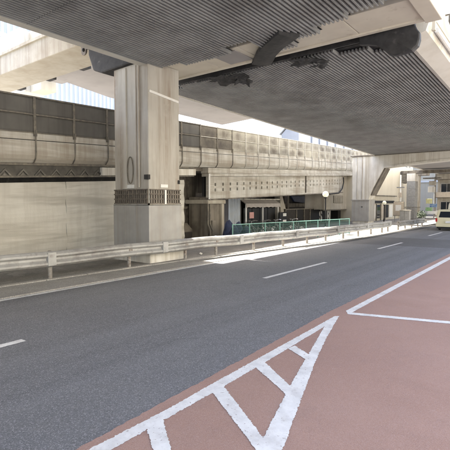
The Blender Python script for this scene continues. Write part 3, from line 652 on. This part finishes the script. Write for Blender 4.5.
w(G().box(-19.1, -18.95, 33, 42.2, 1.42, 1.49), 'top_rail', 'frame_dark', hd)
def letters(txt, size, m, par, loc, rz, name='lettering'):
    cu = bpy.data.curves.new('t', 'FONT'); cu.body = txt; cu.size = size; cu.extrude = .01; cu.offset = size * .03
    o = bpy.data.objects.new('t', cu); C.objects.link(o); bpy.context.view_layer.update()
    me = bpy.data.meshes.new_from_object(o.evaluated_get(bpy.context.evaluated_depsgraph_get())); bpy.data.objects.remove(o)
    me.materials.clear(); me.materials.append(M[m]); me.transform(Matrix.Rotation(rz, 4, 'Z') @ Matrix.Rotation(pi / 2, 4, 'X'))
    return put(name, me, par, loc)
letters('S', 1.45, 'whitep', hd, (.025, 39.75 - 37, .18), pi / 2, 'letter')
letters('R', 1.45, 'whitep', hd, (.025, 41.5 - 37, .18), pi / 2, 'letter')
bs = thing('notice_board', 'small black board with two white notices between the stall and the hoarding', 'board', (-18.4, 31.6, 0))
world(G().box(-18.45, -18.4, 31.05, 32.35, .1, 1.25), bs).build('board', 'black', bs, bevel=.01)
for z in (.9, .35): world(G().box(-18.395, -18.38, 31.6, 32.15, z, z + .25), bs).build('notice', 'whitep', bs)
for y in (31.1, 32.3): world(G().tube([(-18.47, y, 0), (-18.47, y, 1.3)], .03), bs).build('leg', 'black', bs)
tp = thing('tapered_post', 'pale tapered concrete post rising behind the small black notice board', 'post', (-19.6, 33, 0))
world(G().loft([[(-19.6 + a * r, 33 + b * r, z) for a, b in ((-1, -1), (1, -1), (1, 1), (-1, 1))] for z, r in ((0, .5), (1.2, .5), (2.0, .33), (2.6, .22), (3.6, .22))]), tp).build('shaft', 'beige', tp, bevel=.03)
bk = thing('back_building', 'shadowy brown building behind the hoarding with a blue tarp on its upper wall', 'building', (-25, 38, 0))
w = lambda g, *a, **k: world(g, bk).build(*a, **k)
w(G().box(-30, -24, 24, 62, 0, 3.3), 'wall', 'brown', bk)
w(G().box(-24, -23.7, 40, 48.5, 1.55, 1.95), 'wall_band', 'con_dirty', bk)
w(G().prism([(42.6, 2.75), (47.8, 2.8), (47.4, 2.1), (45.5, 2.0), (43.4, 2.15)], 'x', -23.95, -23.75), 'tarp', 'bluetarp', bk)
for y in (25, 29, 33, 37, 50, 54): w(G().box(-24, -23.93, y, y + 2.4, .5, 2.2), 'window', 'glass', bk); 
for y in (39.3, 41.5, 49.2): w(G().box(-24, -23.6, y, y + .35, 0, 3.28), 'wall_post', 'con_dirty', bk)
# abutment building with vent, right end below the ramp
ab = thing('abutment_block', 'beige wall block with a square vent between the drilled girder and the pale pier', 'wall', (-17.9, 43, 0))
w = lambda g, *a, **k: world(g, ab).build(*a, **k)
w(G().box(-20, -17.9, 38.6, 47, 1.35, 5.2), 'wall', 'beige', ab, bevel=.03)
w(G().box(-17.9, -17.86, 40.6, 43.0, 2.0, 2.75), 'vent_frame', 'frame_dark', ab)
for i in range(7): w(G().box(-17.87, -17.83, 40.7, 42.9, 2.04 + i * .1, 2.10 + i * .1), 'louvre', 'con', ab)
w(G().box(-19.2, -18.4, 43.0, 43.7, 0, 1.36), 'support', 'black', ab)
w(G().box(-19.8, -19.7, 39.2, 42.8, 0, 1.34), 'back_panel', 'con_white', ab)
w(G().box(-18.05, -17.85, 38.5, 47.1, 1.26, 1.345), 'lower_beam', 'frame_dark', ab)

# ------------------------------------------------------------------ globe lamps
def lamp(label, x, y, z, r):
    t = thing('globe_lamp', label, 'street lamp', (x, y, 0), 0, 'globe street lamps')
    G().tube([(0, 0, 0), (0, 0, z - r)], .05, 10).build('pole', 'black' , t)
    G().tube([(0, 0, .05), (0, 0, .5)], .075, 10).build('pole_base', 'black', t)
    G().tube([(0, 0, z - r - .06), (0, 0, z - r + .05)], .09, 12).build('collar', 'black', t)
    G().ball((0, 0, z), r, 24, 14).build('globe', 'globe', t, smooth=True)
lamp('globe lamp on a dark pole behind the green fence, before the beige wall', -11.98, 26, 2.6, .2)
lamp('globe lamp on a dark pole right of the pale far pier', -13.3, 42, 2.02, .19)

# ------------------------------------------------------------------ beyond the second pier
d3 = thing('elevated_deck', 'smooth grey deck far beyond the pale pier, low at the right edge', 'elevated road', (-8, 41, 6.3), 0, 'elevated road decks overhead'); d3.rotation_euler = (-.012, 0, 0)
G().box(-5.4, 4.6, .3, 30, .0, 1.2).build('deck_slab', 'soffit', d3, bevel=.02)
G().box(-5.6, -5.4, .3, 30, -.05, 1.9).build('edge_fascia', 'con_white', d3)
P3 = thing('bridge_pier', 'slim grey banded pier far off at the right, beyond the pale flared pier', 'bridge pier', (-14.5, 56, 0), 0, 'bridge piers')
w = lambda g, *a, **k: world(g, P3).build(*a, **k)
for i in range(6): w(G().box(-15.05, -14.05, 56, 57.2, i * .93 + .006, i * .93 + .925), 'shaft_band', 'grey' if i < 5 else 'con_white', P3, bevel=.01)
w(G().box(-15.8, -3, 56.1, 57.1, 5.6, 5.95), 'crossbeam', 'con_dirty', P3)
w(G().prism([(-15.7, 5.58), (-16.3, 5.0), (-16.1, 4.6), (-15.5, 4.4), (-15.06, 4.5), (-15.06, 5.58)], 'y', 56.2, 57), 'bracket', 'frame_dark', P3)
fb_ = thing('building', 'cream building wall with a few windows closing the street at the far right', 'building', (-12, 80, 0), 0, 'far buildings')
w = lambda g, *a, **k: world(g, fb_).build(*a, **k)
w(G().box(-19.5, 6, 76, 90, 0, 14), 'wall', 'bcream', fb_)
for x in (-13.2, -11.0, -8.6, -6.2, -3.8):
    for z in (1.2, 3.6, 6.4, 9.2):
        f = w(G().box(x, x + 1.3, 75.9, 76, z, z + 1.5), 'window', 'frame_dark', fb_); w(G().box(x + .1, x + 1.2, 75.87, 75.9, z + .1, z + 1.4), 'pane', 'glass', f) if False else G().box(x + .1 + 12, x + 1.2 + 12, -4.13, -4.1, z + .1, z + 1.4).build('pane', 'glass', f)
w(G().box(-19.6, 6.1, 75.8, 76, 5.3, 5.6), 'cornice', 'bwhite', fb_)
gw = thing('side_shop', 'low pale shop front with a dark sign band behind the far globe lamp', 'shop', (-16, 47, 0))
w = lambda g, *a, **k: world(g, gw).build(*a, **k)
w(G().box(-20, -15.9, 44, 62, 0, 6.6), 'wall', 'bcream', gw)
w(G().box(-15.9, -15.75, 44.2, 53.5, 1.95, 2.25), 'sign_band', 'black', gw)
for i, m in enumerate(('glass', 'whitep', 'glass', 'tan', 'glass', 'whitep')): w(G().box(-15.9, -15.84, 44.4 + i * 1.5, 45.6 + i * 1.5, .3, 1.8), 'door_panel', m, gw)
for y in (44.3, 45.8, 47.3, 48.8, 50.3): w(G().box(-15.84, -15.78, y - .06, y + .06, 0, 1.9), 'door_post', 'frame_dark', gw)
w(G().box(-15.9, -15.6, 44, 54, 2.75, 2.85), 'ledge', 'con_dirty', gw)
nb = thing('building', 'narrow grey apartment block with stacked balconies behind the sign pole at far right', 'building', (-11, 66, 0), 0, 'far buildings')
w = lambda g, *a, **k: world(g, nb).build(*a, **k)
w(G().box(-13.6, -6.0, 66, 74, 0, 11), 'wall', 'con', nb)
for f in range(4):
    z = .2 + f * 2.5
    for x in (-13.2, -10.8, -8.4):
        fr = w(G().box(x, x + 1.6, 65.9, 66, z + .7, z + 2.0), 'window', 'frame_pale', nb)
        for dx in (.1, .85): w(G().box(x + dx, x + dx + .65, 65.86, 65.9, z + .8, z + 1.9), 'pane', 'glass', nb)
    w(G().box(-13.7, -6.0, 65.0, 65.1, z + .05, z + .75), 'balcony_front', ('con_white', 'tan', 'con', 'bcream')[f], nb); w(G().box(-13.7, -6.0, 65.1, 66, z - .02, z + .06), 'balcony_slab', 'con_dirty', nb)
w(G().box(-12.4, -11.6, 65.2, 65.7, 2.8, 3.5), 'air_unit', 'whitep', nb, bevel=.03); w(G().box(-9.8, -9.0, 65.2, 65.7, .3, 1.0), 'air_unit', 'whitep', nb, bevel=.03)
w(G().tube([(-13.65, 64.9, 0), (-13.65, 64.9, 11)], .07), 'drain_pipe', 'con_dirty', nb)
gp = thing('grey_column', 'plain grey concrete column between the flared pier and the banded pier', 'column', (-15.6, 50.5, 0))
world(G().box(-16.0, -15.3, 63, 63.8, 0, 6.4), gp).build('shaft', 'con', gp, bevel=.03)
world(G().box(-16.6, -14.2, 62.9, 63.9, 5.7, 6.5), gp).build('head', 'con_dirty', gp, bevel=.03)
gate = thing('equipment_cabinet', 'grey roadside equipment cabinet at the foot of the beige notice board', 'cabinet', (-12.1, 44.5, 0))
world(G().box(-12.5, -11.6, 44.3, 44.8, .05, 1.25), gate).build('cabinet_body', 'jacket', gate, bevel=.02)
world(G().box(-12.45, -12.07, 44.27, 44.3, .12, 1.18), gate).build('door', 'grey', gate); world(G().box(-12.03, -11.65, 44.27, 44.3, .12, 1.18), gate).build('door', 'grey', gate)
world(G().box(-12.55, -11.55, 44.25, 44.85, 1.25, 1.31), gate).build('lid', 'con', gate)
# small items near the far pier
def board(label, x0, x1, y, z0, z1, m, frame='frame_dark'):
    t = thing('sign_board', label, 'sign', ((x0 + x1) / 2, y, 0))
    w = lambda g, *a, **k: world(g, t).build(*a, **k)
    w(G().box(x0, x1, y - .06, y, z0, z1), 'panel', m, t, bevel=.01)
    w(G().box(x0 - .04, x1 + .04, y, y + .05, z0 - .04, z1 + .04), 'frame', frame, t)
    for x in (x0 + .1, x1 - .1): w(G().tube([(x, y + .08, 0), (x, y + .08, z0 + .2)], .035), 'leg', 'grey', t)
    return t
b = board('beige notice board on legs before the grey banded pier', -13.6, -12.6, 46, .7, 2.1, 'tan')
world(G().box(-13.4, -12.85, 45.92, 45.94, 1.2, 1.8), b).build('poster', 'whitep', b)
ps = thing('sign_pole', 'bright green, yellow and blue shop signs stacked on one pole near the cream building', 'sign', (-12.3, 58, 0))
w = lambda g, *a, **k: world(g, ps).build(*a, **k)
w(G().tube([(-12.3, 58, 0), (-12.3, 58, 5.2)], .06), 'pole', 'grey', ps)
for (x0, x1, z0, z1, m) in ((-13.2, -12.5, 1.9, 2.5, 'yellow'), (-12.75, -11.95, 1.45, 1.88, 'signblue'), (-13.25, -12.45, 1.0, 1.43, 'signgreen'), (-13.0, -12.1, .62, .98, 'whitep'), (-13.0, -12.2, 3.3, 4.0, 'con_white'), (-12.9, -12.1, 4.15, 4.7, 'con')):
    w(G().box(x0, x1, 57.8, 57.93, z0, z1), 'sign_panel', m, ps, bevel=.01)
w(G().box(-13.6, -11.6, 57.7, 58.3, 4.98, 5.12), 'sign_canopy', 'frame_dark', ps)
ut = thing('utility_pole', 'thin pale utility pole left of the banded far pier', 'pole', (-13.5, 48, 0))
world(G().tube([(-13.5, 48, 0), (-13.5, 48, 5.0)], .09, r2=.07), ut).build('shaft', 'whitep', ut)
world(G().box(-13.9, -13.1, 47.9, 48.0, 3.6, 3.72), ut).build('cross_arm', 'grey', ut)
world(G().box(-13.65, -13.35, 47.8, 48.0, 2.6, 3.1), ut).build('meter_box', 'tan', ut)
rf = thing('railing_fence', 'dark upright railing at the foot of the far banded pier', 'fence', (-12, 50, 0))
for i in range(12):
    x = -13.9 + i * .16; world(G().box(x, x + .04, 50, 50.04, .05, 1.5), rf).build('bar', 'frame_dark', rf)
for z in (1.5, .2): world(G().box(-13.95, -11.95, 49.98, 50.06, z, z + .06), rf).build('rail', 'frame_dark', rf)
for x, y in ((-9.9, 47.0),):
    t = thing('planter_shrub', 'small dark shrub in a concrete planter behind the short far guardrail', 'shrub', (x - 1.2, y, 0))
    G().box(-.4, .4, -.4, .4, 0, .35).build('planter', 'con', t, bevel=.02)
    g = G()
    for k in range(420):
        v = Vector((random.gauss(0, 1), random.gauss(0, 1), random.gauss(0, 1))).normalized() * random.random() ** .4 * .5; c = v + Vector((0, 0, .75))
        u = Vector((random.gauss(0, 1), random.gauss(0, 1), random.gauss(0, 1))).normalized() * .07; q = u.orthogonal().normalized() * .035
        g.add([c - u, c + q, c + u, c - q], [(0, 1, 2, 3)])
    g.build('foliage', 'foliage', t)

# ------------------------------------------------------------------ vehicles
def vehicle(name, label, cat, x, y, L, Wv, prof, win_rear, paint):
    # rear faces the camera (-y); prof: side outline (y, z)
    t = thing(name, label, cat, (x, y, 0)); hw = Wv / 2
    secs = []
    for u, k in ((-1, .93), (-.94, 1.), (.94, 1.), (1, .93)):
        cy = L / 2; cz = .9
        secs.append([((u - .0) * hw * (1 - .10 * max(0, (pz - .95)) ), cy + (py - cy) * (k * .5 + .5 if k < 1 else 1), cz + (pz - cz) * (k * .5 + .5 if k < 1 else 1)) for py, pz in prof])
    g = G().loft(secs); n = len(prof); g.f += [tuple(range(n))[::-1], tuple(range(3 * n, 4 * n))]
    g.build('body', paint, t, bevel=.04)
    (z0, z1, y0, y1, ww) = win_rear
    G().add([(-ww, y0, z0), (ww, y0, z0), (ww * .88, y1, z1), (-ww * .88, y1, z1), (-ww, y0 + .1, z0), (ww, y0 + .1, z0), (ww * .88, y1 + .1, z1), (-ww * .88, y1 + .1, z1)], [(0, 1, 2, 3), (0, 3, 7, 4), (1, 5, 6, 2), (3, 2, 6, 7), (0, 4, 5, 1)]).build('rear_window', 'glass', t)
    for s_ in (-1, 1):
        lt = .0 if s_ < 0 else .0
        G().box(s_ * hw * .93 - .08, s_ * hw * .93 + .05, -.03, .15, z0 - .32, z0 - .06).build('tail_light', 'taillight', t, bevel=.01)
        G().add([(s_ * hw * .985, L * .2, z0 + .02), (s_ * hw * .985, L * .72, z0 + .02), (s_ * hw * .91, L * .66, z1 - .02), (s_ * hw * .91, L * .26, z1 - .02)], [(0, 1, 2, 3)]).build('side_window', 'glass', t)
        for wy in (L * .19, L * .8):
            wo = G().ring((s_ * (hw - .12), wy, .31), .22, .09, 'x', 20, 8).build('wheel', 'tyre', t)
            G().tube([(s_ * (hw - .2), wy, .31), (s_ * (hw - .03), wy, .31)], .17, 14).build('rim', 'chrome', wo)
        G().box(s_ * (hw + .02) - .07, s_ * (hw + .02) + .1, L * .68, L * .68 + .1, z0 + .0, z0 + .16).build('mirror', paint, t, bevel=.02)
    G().box(-hw * .97, hw * .97, -.09, .1, .28, .52).build('bumper', paint, t, bevel=.03)
    G().box(-hw * .9, hw * .9, -.05, .1, .16, .275).build('lower_skirt', 'black', t)
    G().box(-.18, .18, -.1, -.02, .56, .72).build('number_plate', 'whitep', t)
    return t
carprof = [(.0, .25), (-.02, .85), (.08, 1.0), (.28, 1.46), (.5, 1.54), (2.3, 1.54), (3.1, 1.05), (4.2, .9), (4.35, .5), (4.3, .25)]
vehicle('cream_car', 'cream station wagon in the left lane at the far right edge', 'car', -6.35, 34.6, 4.35, 1.7, carprof, (.97, 1.40, .045, .235, .66), 'carcream')
vanprof = [(.0, .28), (-.02, .95), (.05, 1.9), (.25, 2.06), (3.5, 2.06), (4.1, 1.2), (4.5, 1.0), (4.6, .5), (4.55, .28)]
vehicle('white_van', 'off-white tall van farther off, just beyond the cream station wagon', 'van', -7.0, 42.2, 4.6, 1.75, vanprof, (1.15, 1.8, -.02, .02, .68), 'vanwhite')

# ------------------------------------------------------------------ far buildings behind the ramp
tb = thing('building', 'tall pale blue glass office tower with white fins beyond the dark noise panels', 'building', (-66, 45, 0), RA, 'far buildings')
G().box(-8, 0, -22, 26, 0, 60).build('wall', 'bglass', tb)
for k in range(53): G().box(0, .12, -22 + k * .9, -21.6 + k * .9, 0, 60).build('fin', 'bwhite', tb)
for k in range(15): G().box(.01, .08, -22, 26, 2 + 4 * k, 2.7 + 4 * k).build('spandrel', 'bwhite', tb)
wb = thing('building', 'white building with upright fins rising above the pale barrier panels', 'building', (-34, 66, 0), 0, 'far buildings')
w = lambda g, *a, **k: world(g, wb).build(*a, **k)
w(G().box(-34, -22, 66, 84, 0, 26), 'wall', 'bgrey', wb)
for k in range(9): w(G().box(-34.1 + k * 1.4, -33.1 + k * 1.4, 65.6, 66, 0, 26), 'fin', 'bwhite', wb)
for k in range(8): w(G().box(-22, -21.6, 67 + k * 2.2, 68.6 + k * 2.2, 0, 26), 'fin', 'bwhite', wb)
gb_ = thing('building', 'small grey gabled building left of the white finned building', 'building', (-40, 70, 0), 0, 'far buildings')
w = lambda g, *a, **k: world(g, gb_).build(*a, **k)
w(G().prism([(-41.2, 0), (-37.6, 0), (-37.6, 15.5), (-39.2, 16.4), (-41.2, 14.6)], 'y', 70, 80), 'wall', 'bgrey', gb_)
w(G().prism([(-41.5, 14.5), (-39.2, 16.55), (-37.3, 15.55), (-37.3, 15.75), (-39.2, 16.8), (-41.5, 14.75)], 'y', 69.8, 80.2), 'roof', 'grey', gb_)
w(G().box(-40.2, -38.8, 69.94, 70, 11, 13), 'window', 'glass', gb_)
# buildings across the street, right of the camera (seen only from other positions, they also bounce light as in the place)
rbd = thing('building', 'beige office block with rows of windows across the street on the right', 'building', (26, 20, 0), 0, 'far buildings')
w = lambda g, *a, **k: world(g, rbd).build(*a, **k)
w(G().box(24, 40, -30, 60, 0, 22), 'wall', 'bcream', rbd)
for k in range(16):
    for f in range(5): w(G().box(23.9, 24, -28 + k * 5.5, -25 + k * 5.5, 1.5 + f * 4, 3.8 + f * 4), 'window', 'glass', rbd)
